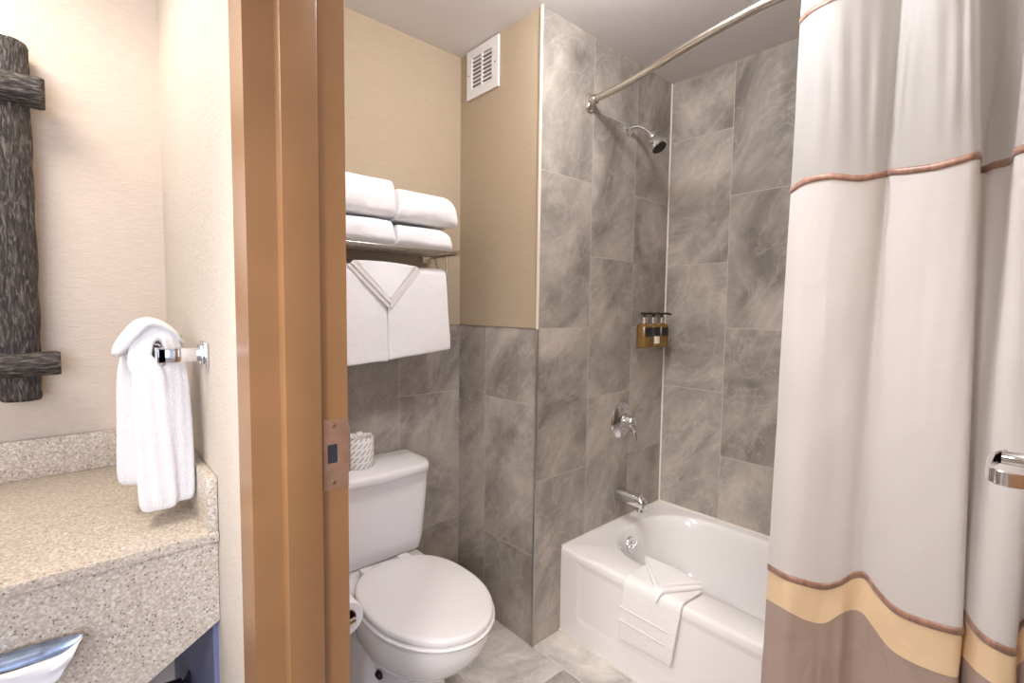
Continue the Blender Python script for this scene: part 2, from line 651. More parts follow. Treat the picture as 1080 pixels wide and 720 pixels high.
# thin trims
struct('trim_1', box(XD - 0.007, XD, YC - 0.007, YC, RIM, H, 0.002), M['caulk'])
struct('trim_2', box(XB - 0.004, XB + 0.005, YC - 0.004, YC + 0.005, WS, H, 0.0015), M['edge_paint'])
struct('trim_3', box(XB - 0.004, XB + 0.005, YC - 0.004, YC + 0.005, 0, WS, 0.0015), M['edge'])
bm = box(X1, XB - 0.001, YA - 0.002, YA + 0.006, WS, WS + 0.004)
add_box(bm, XB - 0.003, XB + 0.004, YC + 0.005, YA, WS, WS + 0.004)
struct('trim_4', bm, M['cap'])
bm = box(XT - 0.006, XT, -0.2, YC, 0.0, 0.007)
add_box(bm, XT, XD, YC - 0.006, YC, RIM, RIM + 0.005)
add_box(bm, XD - 0.006, XD, -0.2, YC, RIM, RIM + 0.005)
struct('trim_5', bm, M['caulk'])

# door frame: pressed-metal profile, one jamb near the vanity, one at the hinges, a head
prof = [(0.194, YJ + 0.078), (0.194, YJ), (0.238, YJ), (0.2395, YJ - 0.0155), (0.241, YJ - 0.017), (0.295, YJ - 0.017), (0.297, YJ - 0.0155),
        (0.2985, YJ), (0.348, YJ), (0.348, YJ + 0.05), (0.335, YJ + 0.05), (0.335, YJ + 0.018), (0.207, YJ + 0.018), (0.207, YJ + 0.078)]
fr = bmesh.new()
add_prism(fr, prof, 'z', 0, 2.1)
prof2 = [(x, 0.765 - y - 0.005) for x, y in prof]
add_prism(fr, prof2, 'z', 0, 2.1)
hd = [(0.194, 2.12), (0.194, 2.05), (0.238, 2.05), (0.241, 2.033), (0.295, 2.033), (0.2985, 2.05), (0.348, 2.05), (0.348, 2.1), (0.335, 2.1), (0.335, 2.07), (0.207, 2.07), (0.207, 2.12)]
bm2 = fr
add_loft(bm2, [[Vector((p[0], -0.055, p[1])) for p in hd], [Vector((p[0], YJ, p[1])) for p in hd]])
door_frame = struct('door_1', fr, M['frame'], smooth=True)
# strike plate with its latch hole, lip and screws
sp = bmesh.new()
yp0, yp1 = YJ - 0.0018, YJ
x0s, x1s, z0s, z1s = 0.3045, 0.348, 1.027, 1.149
hx0, hx1, hz0, hz1 = 0.3115, 0.3285, 1.073, 1.106
add_box(sp, x0s, hx0, yp0, yp1, z0s, z1s)
add_box(sp, hx1, x1s, yp0, yp1, z0s, z1s)
add_box(sp, hx0, hx1, yp0, yp1, z0s, hz0)
add_box(sp, hx0, hx1, yp0, yp1, hz1, z1s)
lip = [(0.347, YJ - 0.0018), (0.3505, YJ - 0.001), (0.3535, YJ + 0.003), (0.3545, YJ + 0.009), (0.3525, YJ + 0.009), (0.3515, YJ + 0.004), (0.3495, YJ + 0.001), (0.347, YJ)]
add_prism(sp, lip, 'z', 1.052, 1.132)
strike = obj('strike_plate', sp, M['bronze'], door_frame, label='bronze latch strike plate')
obj('latch_hole', box(hx0, hx1, YJ - 0.0004, YJ + 0.001, hz0, hz1), M['dark'], strike, False)
for z in (1.039, 1.138):
    s = bmesh.new()
    add_lathe(s, (0.322, YJ - 0.0018, z), (0, -1, 0), [(0.0042, -0.001), (0.0042, 0.0004), (0.002, 0.0009)], 14)
    obj('screw', s, M['nickel'], strike)

# ------------------------------------------------------------------ door leaf and lever
door = thing('door', 'open bathroom door with silver lever handle at right edge, in front of the curtain', 'door', (0.36, -0.025, 0))
dl = box(0.36, 1.10, -0.047, -0.004, 0.012, 2.03, 0.002)
obj('door_leaf', dl, M['door'], door)
lv = bmesh.new()
LX, LZ = 1.03, 1.128
add_lathe(lv, (LX, -0.004, LZ), (0, 1, 0), [(0.033, 0), (0.033, 0.005), (0.030, 0.008), (0.013, 0.009), (0.0105, 0.014), (0.0105, 0.042)], 32)
# flat strap bent round into a long return loop
path = []
for x, y in ((LX + 0.012, 0.036), (LX - 0.02, 0.0455), (LX - 0.06, 0.047), (LX - 0.10, 0.046), (LX - 0.122, 0.042), (LX - 0.133, 0.034), (LX - 0.135, 0.024), (LX - 0.130, 0.012), (LX - 0.118, 0.006)):
    path.append(Vector((x, y, LZ)))
path = catmull(path, 6)
rings = []
for i, p in enumerate(path):
    d = (path[min(i + 1, len(path) - 1)] - path[max(i - 1, 0)]).normalized()
    nrm = Vector((-d.y, d.x, 0))
    rings.append([p + nrm * a + Vector((0, 0, b)) for a, b in ((0.003, 0.0085), (0.0015, 0.010), (-0.0015, 0.010), (-0.003, 0.0085), (-0.003, -0.0085), (-0.0015, -0.010), (0.0015, -0.010), (0.003, -0.0085))])
add_loft(lv, rings)
obj('lever_handle', lv, M['chrome'], door, label='satin chrome return lever')

# ------------------------------------------------------------------ bathtub
tub = thing('bathtub', 'white alcove bathtub with a recessed front apron panel', 'bathtub', (XT, -0.2, 0))
TY0, TY1 = -0.2, YC
cx, cy = 1.885, (1.245 - 0.13) / 2
NT = 128


def basin_ring(x0, x1, y0, y1, r, z):
    # rounded rectangle sampled by polar angle
    out = []
    mx, my, hx, hy = (x0 + x1) / 2, (y0 + y1) / 2, (x1 - x0) / 2, (y1 - y0) / 2
    for i in range(NT):
        t = 2 * PI * i / NT
        d = Vector((math.cos(t) * hx, math.sin(t) * hy))
        lo, hi = 0.0, 1.6
        for _ in range(30):
            m = (lo + hi) / 2
            qx, qy = abs(d.x * m) - (hx - r), abs(d.y * m) - (hy - r)
            inside = (max(qx, 0) ** 2 + max(qy, 0) ** 2) ** 0.5 + min(max(qx, qy), 0) < r
            if inside: lo = m
            else: hi = m
        out.append(Vector((mx + d.x * lo, my + d.y * lo, z)))
    return out


rings = []
outer = basin_ring(XT + 0.012, XD - 0.001, TY0, TY1 - 0.001, 0.002, RIM)
rings.append(basin_ring(XT, XD - 0.001, TY0, TY1 - 0.001, 0.002, RIM - 0.03))
rings.append(basin_ring(XT, XD - 0.001, TY0, TY1 - 0.001, 0.002, RIM - 0.012))
rings.append(basin_ring(XT + 0.004, XD - 0.001, TY0, TY1 - 0.001, 0.002, RIM - 0.004))
rings.append(outer)
ox0, ox1, oy0, oy1 = 1.592, 2.178, -0.14, 1.243
for ins, z in ((0, RIM), (0.006, RIM - 0.002), (0.012, RIM - 0.008), (0.018, RIM - 0.02), (0.026, RIM - 0.06), (0.042, RIM - 0.16), (0.062, 0.10), (0.085, 0.07), (0.13, 0.052), (0.2, 0.047)):
    rings.append(basin_ring(ox0 + ins, ox1 - ins, oy0 + ins * 2.2, oy1 - ins * 1.15, max(0.23 - ins * 0.3, 0.08), z))
b = bmesh.new()
R = add_loft(b, rings, True, False)
b.faces.new(R[-1])
obj('basin', b, M['tub'], tub, recalc=True, angle=60)
# apron with the recessed panel
ap = bmesh.new()
yy = [TY0, -0.11, -0.085, 1.20, 1.225, TY1 - 0.001]
zz = [0.0, 0.075, 0.10, 0.31, 0.33, RIM - 0.026]
grid = []
for j, z in enumerate(zz):
    row = []
    for i, y in enumerate(yy):
        deep = 0.0035 if 2 <= i <= 3 and 2 <= j <= 3 else 0
        row.append(ap.verts.new((XT + 0.0006 + deep, y, z)))
    grid.append(row)
for j in range(5):
    for i in range(5):
        ap.faces.new((grid[j][i], grid[j][i + 1], grid[j + 1][i + 1], grid[j + 1][i]))
ao = obj('apron', ap, M['tub'], tub, False)
ov = bmesh.new()
add_lathe(ov, (1.822, 1.209, 0.292), (0, -1, 0.18), [(0.037, -0.012), (0.037, 0.003), (0.034, 0.007), (0.024, 0.009), (0.006, 0.0095)], 32)
ovo = obj('overflow_plate', ov, M['chrome'], tub, label='round chrome overflow plate')
ov = bmesh.new()
add_tube(ov, [(1.822, 1.199, 0.294), (1.822, 1.188, 0.296)], 0.006, 12)
add_tube(ov, [(1.806, 1.188, 0.283), (1.838, 1.187, 0.309)], 0.0045, 10)
obj('trip_lever', ov, M['chrome'], ovo)
dr = bmesh.new()
add_lathe(dr, (1.885, 0.93, 0.047), (0, 0, 1), [(0.035, -0.002), (0.035, 0.002), (0.026, 0.004), (0.02, 0.001)], 24)
obj('drain', dr, M['chrome'], tub)

# ------------------------------------------------------------------ shower fittings
sh = thing('overhead_shower', 'small chrome shower head on an angled arm high on the grey tile', 'shower head', (1.862, YC, 2.15))
b = bmesh.new()
add_lathe(b, (1.862, YC, 2.150), (0, -1, 0), [(0.030, 0), (0.030, 0.003), (0.024, 0.009), (0.012, 0.013)], 28)
obj('flange', b, M['chrome'], sh)
arm = [Vector(p) for p in ((1.862, YC, 2.15), (1.863, YC - 0.035, 2.152), (1.866, YC - 0.065, 2.145), (1.87, YC - 0.095, 2.122), (1.873, YC - 0.115, 2.098))]
b = bmesh.new()
add_tube(b, catmull(arm, 5), 0.0105, 14)
obj('shower_arm', b, M['chrome'], sh)
hd_ = arm[-1]
dirn = Vector((0.02, -0.52, -0.80)).normalized()
b = bmesh.new()
add_lathe(b, hd_ - dirn * 0.012, dirn, [(0.012, 0), (0.017, 0.004), (0.019, 0.018), (0.017, 0.026), (0.024, 0.034), (0.032, 0.052), (0.036, 0.068), (0.036, 0.080), (0.033, 0.083)], 30)
hb = obj('head_body', b, M['chrome'], sh)
b = bmesh.new()
fc = hd_ + dirn * 0.071
add_lathe(b, fc, dirn, [(0.0315, 0), (0.031, 0.002), (0.022, 0.003), (0.02, 0.0015), (0.006, 0.0025)], 30)
obj('spray_face', b, M['black'], hb, label='dark spray face')

vt = thing('shower_valve', 'round chrome shower valve with a lever pointing down on the grey tile', 'tap', (1.870, YC, 0.836))
b = bmesh.new()
add_lathe(b, (1.870, YC, 0.836), (0, -1, 0), [(0.083, 0), (0.083, 0.004), (0.076, 0.012), (0.05, 0.020), (0.036, 0.023), (0.034, 0.034)], 40)
obj('escutcheon', b, M['chrome'], vt)
b = bmesh.new()
add_lathe(b, (1.870, YC - 0.03, 0.836), (0, -1, 0), [(0.030, 0), (0.030, 0.03), (0.026, 0.038), (0.012, 0.042)], 28)
lev = [(1.870, YC - 0.05, 0.834), (1.872, YC - 0.066, 0.812), (1.876, YC - 0.07, 0.782), (1.879, YC - 0.078, 0.752)]
add_tube(b, catmull([Vector(p) for p in lev], 5), [0.016] * 4 + [0.013] * 4 + [0.010] * 5 + [0.009] * 3, 16)
obj('lever', b, M['chrome'], vt)

st = thing('tub_spout', 'chrome tub spout low on the grey tile above the bathtub end', 'tap', (1.864, YC, 0.49))
b = bmesh.new()
sec = []
for t, w, zt, zb in ((0, 0.029, 0.520, 0.462), (0.012, 0.030, 0.521, 0.460), (0.05, 0.029, 0.519, 0.460), (0.09, 0.028, 0.515, 0.459), (0.125, 0.026, 0.509, 0.456), (0.142, 0.022, 0.500, 0.453), (0.148, 0.014, 0.490, 0.456)):
    ring = []
    for i in range(20):
        c, s = sup(2 * PI * i / 20, 0.75)
        ring.append(Vector((1.864 + w * c, YC - t, (zt + zb) / 2 + (zt - zb) / 2 * s)))
    sec.append(ring)
add_loft(b, sec)
so = obj('spout_body', b, M['chrome'], st)
b = bmesh.new()
add_lathe(b, (1.864, YC - 0.120, 0.458), (0, 0, -1), [(0.0165, 0), (0.0165, 0.018), (0.013, 0.018), (0.013, 0.008)], 20)
obj('outlet', b, M['chrome'], so)
b = bmesh.new()
add_lathe(b, (1.864, YC - 0.118, 0.5), (0, 0, 1), [(0.004, 0), (0.004, 0.014), (0.007, 0.016), (0.007, 0.022), (0.003, 0.024)], 14)
obj('diverter_knob', b, M['chrome'], so)

# ------------------------------------------------------------------ soap dispensers on the shower wall
SX = (1.960, 2.033, 2.106)
SY = YC - 0.05
br_ = thing('dispenser_bracket', 'thin metal wall bracket carrying three soap bottles on shower tile', 'bracket', (2.018, YC, 1.2))
b = bmesh.new()
add_box(b, 1.97, 2.115, YC - 0.006, YC, 1.148, 1.1705, 0.002)
obj('back_plate', b, M['nickel'], br_)
b = bmesh.new()
add_box(b, 1.965, 2.12, SY - 0.008, YC - 0.004, 1.1705, 1.1745, 0.001)
obj('shelf_plate', b, M['nickel'], br_)
labels = ('amber pump bottle with a black label on shower wall, leftmost of three',
          'amber pump bottle with black and cream label on shower wall, middle of three',
          'amber pump bottle with a black label nearest the shower corner, rightmost of three')
for k, x in enumerate(SX):
    d = thing('soap_dispenser', labels[k], 'soap dispenser', (x, SY, 1.175), 'soap bottles on the shower wall')
    b = bmesh.new()
    add_lathe(b, (x, SY, 1.175), (0, 0, 1), [(0.030, 0), (0.0335, 0.004), (0.0335, 0.095), (0.031, 0.104), (0.022, 0.110), (0.015, 0.113)], 32)
    obj('bottle', b, M['amber'], d)
    # wrap-around label facing into the room
    mid = (-0.35, -0.15, 0.1)[k] - PI / 2 + (0.55 if k == 0 else 0)
    for nm, z0, z1, mt_, span in (('label', 1.226, 1.268, M['label'], 1.05), ('lower_label', 1.192, 1.226, M['label_w'], 0.62 if k == 1 else 0)):
        if not span: continue
        b = bmesh.new()
        rr = [[Vector((x + 0.0342 * math.cos(mid + span * (i / 8 - 1)), SY + 0.0342 * math.sin(mid + span * (i / 8 - 1)), z)) for z in (z0, z1)] for i in range(17)]
        add_loft(b, rr, False, False)
        obj(nm, b, mt_, d, label='black bottle label' if nm == 'label' else 'cream bottle label')
    b = bmesh.new()
    add_lathe(b, (x, SY, 1.287), (0, 0, 1), [(0.0165, 0), (0.0165, 0.028), (0.013, 0.031), (0.006, 0.032)], 24)
    obj('collar', b, M['chrome'], d, label='silver collar')
    b = bmesh.new()
    add_lathe(b, (x, SY, 1.316), (0, 0, 1), [(0.005, 0), (0.005, 0.010), (0.0175, 0.0105), (0.0175, 0.0195), (0.015, 0.021)], 22)
    add_tube(b, [(x, SY, 1.331), (x + 0.028, SY - 0.012, 1.333), (x + 0.05, SY - 0.022, 1.329)], [0.006, 0.0055, 0.0045], 12)
    obj('pump', b, M['black'], d, label='black pump top')

# ------------------------------------------------------------------ curved curtain rod
rod_pts = [(1.584, 1.311), (1.558, 1.111), (1.512, 0.927), (1.474, 0.774), (1.450, 0.648), (1.438, 0.555), (1.445, 0.42), (1.47, 0.27), (1.506, 0.10), (1.55, -0.08), (1.584, -0.222)]
RZ = 2.19
rod_path = catmull([Vector((x, y, RZ)) for x, y in rod_pts], 6)
rod = thing('curtain_rod', 'curved brushed metal shower curtain rod spanning the bathtub', 'curtain rod', (1.584, 1.311, RZ))
b = bmesh.new()
add_tube(b, rod_path, 0.0135, 18)
obj('rod', b, M['nickel'], rod)
for (x, y, s, dx) in ((1.584, 1.311, -1, -0.12), (1.584, -0.222, 1, -0.12)):
    b = bmesh.new()
    pl = rrect(x - 0.020, x + 0.020, RZ - 0.040, RZ + 0.034, 0.018, 6)
    ring0 = [Vector((p[0], y, p[1])) for p in pl]
    ring1 = [Vector((p[0], y + s * 0.008, p[1])) for p in pl]
    ring2 = [Vector((x + (p[0] - x) * 0.72, y + s * 0.017, RZ + (p[1] - RZ) * 0.72)) for p in pl]
    add_loft(b, [ring0, ring1, ring2])
    add_lathe(b, (x, y + s * 0.010, RZ), (dx, s, 0), [(0.019, 0), (0.019, 0.03), (0.016, 0.034)], 20)
    obj('rod_flange', b, M['nickel'], rod)

# ------------------------------------------------------------------ shower curtain
#        t2 (u,v)     t3 (u,v)     t4 (u,v)     u at ribbon 1, x at t1,t2,t3,t4
CN = [((834, 201), (810, 597), (808, 631), 844, 1.43, 1.42, 1.40, 1.40),
      ((850, 191), (827, 607), (827, 642), 856, 1.40, 1.385, 1.375, 1.37),
      ((875, 186), (848, 614), (848, 653), 880, 1.385, 1.37, 1.385, 1.385),
      ((905, 188), (868, 618), (869, 657), 908, 1.395, 1.38, 1.405, 1.405),
      ((925, 185), (885, 614), (887, 647), 935, 1.415, 1.395, 1.42, 1.42),
      ((936, 183), (900, 606), (898, 643), 951, 1.435, 1.415, 1.44, 1.44),
      ((940, 181), (913, 607), (909, 646), 957, 1.425, 1.405, 1.45, 1.445),
      ((955, 180), (926, 624), (921, 661), 968, 1.405, 1.39, 1.43, 1.43),
      ((985, 176), (945, 643), (940, 685), 990, 1.375, 1.37, 1.405, 1.405),
      ((1012, 169), (975, 656), (972, 703), 1014, 1.37, 1.36, 1.39, 1.39),
      ((1033, 164), (1013, 665), (1009, 714), 1029, 1.385, 1.37, 1.39, 1.39),
      ((1034, 179), (1012, 652), (1008, 698), 1033, 1.44, 1.455, 1.44, 1.44),
      ((1050, 174), (1013, 647), (1011, 693), 1060, 1.455, 1.455, 1.455, 1.45),
      ((1067, 169), (1016, 645), (1015, 692), 1088, 1.43, 1.43, 1.43, 1.43),
      ((1071, 160), (1032, 667), (1030, 708), 1096, 1.385, 1.38, 1.395, 1.395),
      ((1090, 154), (1052, 681), (1050, 722), 1116, 1.36, 1.36, 1.38, 1.38),
      ((1120, 150), (1071, 686), (1070, 728), 1140, 1.37, 1.37, 1.39, 1.39),
      ((1122, 165), (1074, 661), (1073, 702), 1146, 1.44, 1.44, 1.43, 1.43),
      ((1150, 155), (1090, 655), (1090, 697), 1175, 1.46, 1.46, 1.44, 1.44),
      ((1170, 140), (1115, 690), (1113, 732), 1200, 1.39, 1.38, 1.39, 1.39),
      ((1230, 120), (1180, 702), (1178, 747), 1262, 1.37, 1.37, 1.385, 1.385)]
ZT1 = at_x(844, 22, 1.43).z


def solve_y(u, x, z):
    lo, hi = -0.6, 1.2
    for _ in range(50):
        y = (lo + hi) / 2
        p = Vector((x, y, z)) - EYE
        if 540 + F_PX * p.dot(R_) / p.dot(F_) > u: lo = y
        else: hi = y
    return y


rowsK = [[], [], [], [], [], []]      # top, ribbon1, ribbon2, ribbon3, hem seam, bottom
for t2, t3, t4, u1, xa, xb, xc, xd in CN:
    p1 = Vector((xa, solve_y(u1, xa, ZT1), ZT1))
    p2, p3, p4 = at_x(*t2, xb), at_x(*t3, xc), at_x(*t4, xd)
    # top edge lies along the rod with half the fold depth
    near_rod = min(rod_path, key=lambda q: abs(q.y - p1.y))
    p0 = Vector((near_rod.x * 0.7 + p1.x * 0.3, p1.y, RZ - 0.02))
    p5 = p4 + (p4 - p2) * ((p4.z - 0.24) / (p2.z - p4.z)) * 0.85
    p5.z = 0.24
    for k, p in enumerate((p0, p1, p2, p3, p4, p5)):
        rowsK[k].append(p)
SUB = 7
rowsK = [catmull(r, SUB) for r in rowsK]
nv = [4, 14, 26, 4, 10]


def curtain_rows(a, b):
    """rows of points between key rows a and b (inclusive), gently wrinkled"""
    out = []
    for k in range(a, b):
        n = nv[k]
        for j in range(n + (1 if k == b - 1 else 0)):
            t = j / n
            row = []
            for i, (p, q) in enumerate(zip(rowsK[k], rowsK[k + 1])):
                w = p.lerp(q, t)
                amp = 0.006 * math.sin(PI * t) + (0.004 if k == 4 else 0)
                w.x += amp * noise.noise(Vector((w.y * 16, w.z * 4.5, 3.1))) + 0.45 * amp * noise.noise(Vector((w.y * 48, w.z * 2.2, 7.7))) + 0.3 * amp * noise.noise(Vector((w.y * 30 + w.z * 22, w.z * 9, 1.2)))
                if k <= 1: w.x += 0.0022 * math.sin(PI * t) * math.sin(i * 1.1 + 2 * noise.noise(Vector((0, w.z * 3, i * 0.1))))
                row.append(w)
            out.append(row)
    return out


cur = thing('shower_curtain', 'cream shower curtain with copper ribbons and tan and taupe hem, gathered at right', 'curtain', (1.41, 0.2, 0.24))
for nm, a, c, mt_, lb in (('header', 0, 1, 'panel', 'white header band'), ('sheer_panel', 1, 2, 'sheer', 'sheer white upper panel'), ('main_panel', 2, 3, 'panel', 'off-white main panel'),
                          ('tan_band', 3, 4, 'tan', 'tan band'), ('taupe_hem', 4, 5, 'taupe', 'taupe hem')):
    b = bmesh.new()
    add_loft(b, curtain_rows(a, c), False, False)
    obj(nm, b, M[mt_], cur, label=lb, angle=80)
for k, hw in ((1, 0.008), (2, 0.0075), (3, 0.0085)):
    b = bmesh.new()
    row = rowsK[k]
    top, bot = [], []
    for i, p in enumerate(row):
        up = (rowsK[k - 1][i] - p).normalized()
        dn = (rowsK[k + 1][i] - p).normalized()
        tg = (row[min(i + 1, len(row) - 1)] - row[max(i - 1, 0)]).normalized()
        nr = tg.cross(Vector((0, 0, 1))).normalized()
        if nr.dot(EYE - p) < 0: nr = -nr
        top.append(p + up * hw + nr * 0.0018)
        bot.append(p + dn * hw + nr * 0.0018)
    add_loft(b, [top, [(t + d) / 2 + Vector((-0.0004, 0, 0)) for t, d in zip(top, bot)], bot], False, False)
    o = obj('ribbon', b, M['ribbon'], cur, label='copper satin ribbon', angle=80)
    md = o.modifiers.new('thick', 'SOLIDIFY')
    md.thickness = 0.0012
    md.offset = 0

# ------------------------------------------------------------------ toilet
TX = 0.805
toi = thing('toilet', 'white two-piece toilet with closed lid against the tiled wall', 'toilet', (TX, 1.5, 0))
NE = 72


def egg(cx, yf, yb, hw, z, wide=0.52, eb=0.8):
    ym = yf + (yb - yf) * wide
    out = []
    for i in range(NE):
        t = 2 * PI * i / NE
        c, s = math.cos(t), math.sin(t)
        if s > 0:
            out.append(Vector((cx + hw * math.copysign(abs(c) ** eb, c), ym + (yb - ym) * abs(s) ** eb, z)))
        else:
            out.append(Vector((cx + hw * c, ym + (ym - yf) * s, z)))
    return out


b = bmesh.new()
rings = [egg(TX, 1.23, 1.60, 0.130, 0.0), egg(TX, 1.235, 1.60, 0.124, 0.02), egg(TX, 1.248, 1.58, 0.114, 0.06), egg(TX, 1.250, 1.57, 0.110, 0.13), egg(TX, 1.245, 1.57, 0.112, 0.18),
         egg(TX, 1.220, 1.575, 0.122, 0.20), egg(TX, 1.145, 1.578, 0.156, 0.24), egg(TX, 1.090, 1.59, 0.177, 0.29), egg(TX, 1.060, 1.60, 0.187, 0.335), egg(TX, 1.047, 1.605, 0.191, 0.362), egg(TX, 1.046, 1.605, 0.192, 0.380), egg(TX, 1.075, 1.60, 0.178, 0.390)]
add_loft(b, rings)
obj('bowl', b, M['white_gloss'], toi, angle=60)
# rear foot and tank shelf
b = bmesh.new()
fo = []
for z, i in ((0, 0), (0.015, 0.0), (0.04, 0.003), (0.10, 0.008), (0.15, 0.018), (0.19, 0.036), (0.22, 0.065), (0.232, 0.10)):
    fo.append([Vector((p[0], p[1], z)) for p in rrect(TX - 0.158 + i, TX + 0.158 - i, 1.385 + i, 1.72 - i, 0.07, 6)])
add_loft(b, fo)
obj('foot', b, M['white_gloss'], toi, angle=60)
b = bmesh.new()
fo = []
for z, i, y in ((0.14, 0.06, 1.46), (0.25, 0.035, 1.44), (0.33, 0.008, 1.47), (0.375, 0.0, 1.49), (0.388, 0.0, 1.49), (0.393, 0.006, 1.495)):
    fo.append([Vector((p[0], p[1], z)) for p in rrect(TX - 0.17 + i, TX + 0.17 - i, y, 1.77 - i * 0.6, 0.05, 6)])
add_loft(b, fo)
obj('tank_shelf', b, M['white_gloss'], toi, angle=60)
bolt_l = at_y(401, 712, 1.388)
for s in (-1, 1):
    b = bmesh.new()
    add_lathe(b, (TX + s * (TX - bolt_l.x), 1.389, bolt_l.z), (s * 0.1, -1, 0.15), [(0.013, -0.012), (0.013, 0.002), (0.010, 0.008), (0.004, 0.010)], 18)
    obj('bolt_cap', b, M['black'], toi, label='dark floor bolt cap')
b = bmesh.new()
seat_r = [egg(TX, 1.050, 1.545, 0.190, 0.391), egg(TX, 1.037, 1.55, 0.195, 0.395), egg(TX, 1.035, 1.55, 0.196, 0.402), egg(TX, 1.043, 1.547, 0.190, 0.407)]
add_loft(b, seat_r)
obj('seat', b, M['seat'], toi, angle=60)
b = bmesh.new()
lid_r = [egg(TX, 1.050, 1.553, 0.183, 0.410), egg(TX, 1.040, 1.556, 0.190, 0.4135), egg(TX, 1.040, 1.556, 0.190, 0.424), egg(TX, 1.045, 1.553, 0.186, 0.4285), egg(TX, 1.056, 1.547, 0.177, 0.4305), egg(TX, 1.16, 1.47, 0.10, 0.4315)]
add_loft(b, lid_r)
lid = obj('lid', b, M['seat'], toi, angle=60)
for s in (-1, 1):
    b = bmesh.new()
    add_box(b, TX + s * 0.075 - 0.022, TX + s * 0.075 + 0.022, 1.545, 1.582, 0.392, 0.424, 0.006, 3)
    obj('hinge', b, M['seat'], lid)
# tank
b = bmesh.new()
tk = []
for z, w0, w1, yf in ((0.394, 0.185, 0.185, 1.632), (0.40, 0.192, 0.192, 1.622), (0.45, 0.197, 0.197, 1.612), (0.60, 0.205, 0.205, 1.600), (0.712, 0.21, 0.21, 1.594)):
    tk.append([Vector((p[0], p[1], z)) for p in rrect(TX - w0, TX + w1, yf, 1.798, 0.035, 7)])
add_loft(b, tk)
tank = obj('tank', b, M['white_gloss'], toi, angle=60)
b = bmesh.new()
tl = []


def tank_lid_ring(i, z):
    # front edge bowed forward, front corners cut
    x0, x1, y0, y1 = TX - 0.222 + i, TX + 0.222 - i, 1.580 + i, 1.806 - i
    pts = []
    for k in range(25):
        t = k / 24
        x = x0 + (x1 - x0) * t
        bow = 0.014 * (1 - (2 * t - 1) ** 2)
        cut = 0.05 * max(0, abs(2 * t - 1) - 0.86) / 0.14
        pts.append((x, y0 - bow + cut))
    return [Vector((p[0], p[1], z)) for p in pts] + [Vector((x1, y1 - 0.01, z)), Vector((x1 - 0.01, y1, z)), Vector((x0 + 0.01, y1, z)), Vector((x0, y1 - 0.01, z))]


for i, z in ((0.008, 0.713), (0.0, 0.718), (0.0, 0.738), (0.004, 0.745), (0.012, 0.750)):
    tl.append(tank_lid_ring(i, z))
add_loft(b, tl)
obj('tank_lid', b, M['white_gloss'], toi, angle=60)
b = bmesh.new()
add_lathe(b, (TX - 0.185, 1.606, 0.655), (0, -1, 0), [(0.014, 0), (0.014, 0.012), (0.009, 0.016)], 20)
add_tube(b, [(TX - 0.185, 1.588, 0.655), (TX - 0.165, 1.582, 0.654), (TX - 0.135, 1.582, 0.648)], [0.007, 0.006, 0.007], 12)
obj('flush_lever', b, M['chrome'], tank, label='chrome flush lever')

# wrapped roll standing on the tank lid
b = bmesh.new()
rx, ry, rz = 0.768, 1.705, 0.7505
add_lathe(b, (rx, ry, rz), (0, 0, 1), [(0.02, 0), (0.052, 0.0), (0.056, 0.003), (0.056, 0.108), (0.052, 0.113), (0.030, 0.110), (0.021, 0.102), (0.012, 0.085)], 48)
wr = thing('wrapped_toilet_roll', 'toilet roll in a dash-printed white wrapper standing on the toilet tank', 'toilet roll', (rx, ry, rz))
wo = obj('wrapped_roll', b, M['wrapper'], wr, angle=50)
b = bmesh.new()
rnd = random.Random(3)
for k in range(7):     # tucked paper pleats on the roll's end
    a = k * 2 * PI / 7 + 0.2
    c, s = math.cos(a), math.sin(a)
    p = [Vector((rx + c * 0.015, ry + s * 0.015, rz + 0.104)), Vector((rx + c * 0.05 - s * 0.01, ry + s * 0.05 + c * 0.01, rz + 0.114)),
         Vector((rx + c * 0.051 + s * 0.012, ry + s * 0.051 - c * 0.012, rz + 0.115 + 0.004 * rnd.random()))]
    add_loft(b, [p, [q + Vector((0, 0, 0.002)) for q in p]])
obj('tucked_paper', b, M['roll'], wo, False)

# toilet-paper roll on a wall holder, mostly hidden by the jamb
hp = Vector((0.400, 1.0, 0.690))
tp = thing('toilet_roll', 'toilet paper roll beside the toilet, half hidden behind the door jamb', 'toilet roll', hp)
b = bmesh.new()
add_lathe(b, hp + Vector((0, -0.052, 0)), (0, 1, 0), [(0.019, 0.004), (0.020, 0.0), (0.034, 0.0), (0.0355, 0.002), (0.0355, 0.102), (0.034, 0.104), (0.020, 0.104), (0.019, 0.1), (0.019, 0.004)], 40, False)
ro = obj('paper', b, M['roll'], tp)
b = bmesh.new()
add_lathe(b, hp + Vector((0, -0.051, 0)), (0, 1, 0), [(0.0188, 0.0), (0.0188, 0.102), (0.0175, 0.102), (0.0175, 0.0), (0.0188, 0.0)], 28, False)
obj('cardboard_core', b, M['card'], ro)
hold = thing('toilet_roll_holder', 'toilet roll holder on the inner wall beside the door jamb', 'holder', (0.336, 1.0, 0.672))
for s in (-1, 1):
    b = bmesh.new()
    add_box(b, X1, X1 + 0.006, 1.0 + s * 0.066 - 0.02, 1.0 + s * 0.066 + 0.02, 0.668, 0.710, 0.002)
    add_box(b, X1, 0.412, 1.0 + s * 0.066 - 0.006, 1.0 + s * 0.066 + 0.006, 0.681, 0.698, 0.003)
    obj('post', b, M['chrome'], hold)
b = bmesh.new()
add_tube(b, [(0.400, 0.94, 0.690), (0.400, 1.06, 0.690)], 0.008, 14)
obj('spindle', b, M['chrome'], hold)

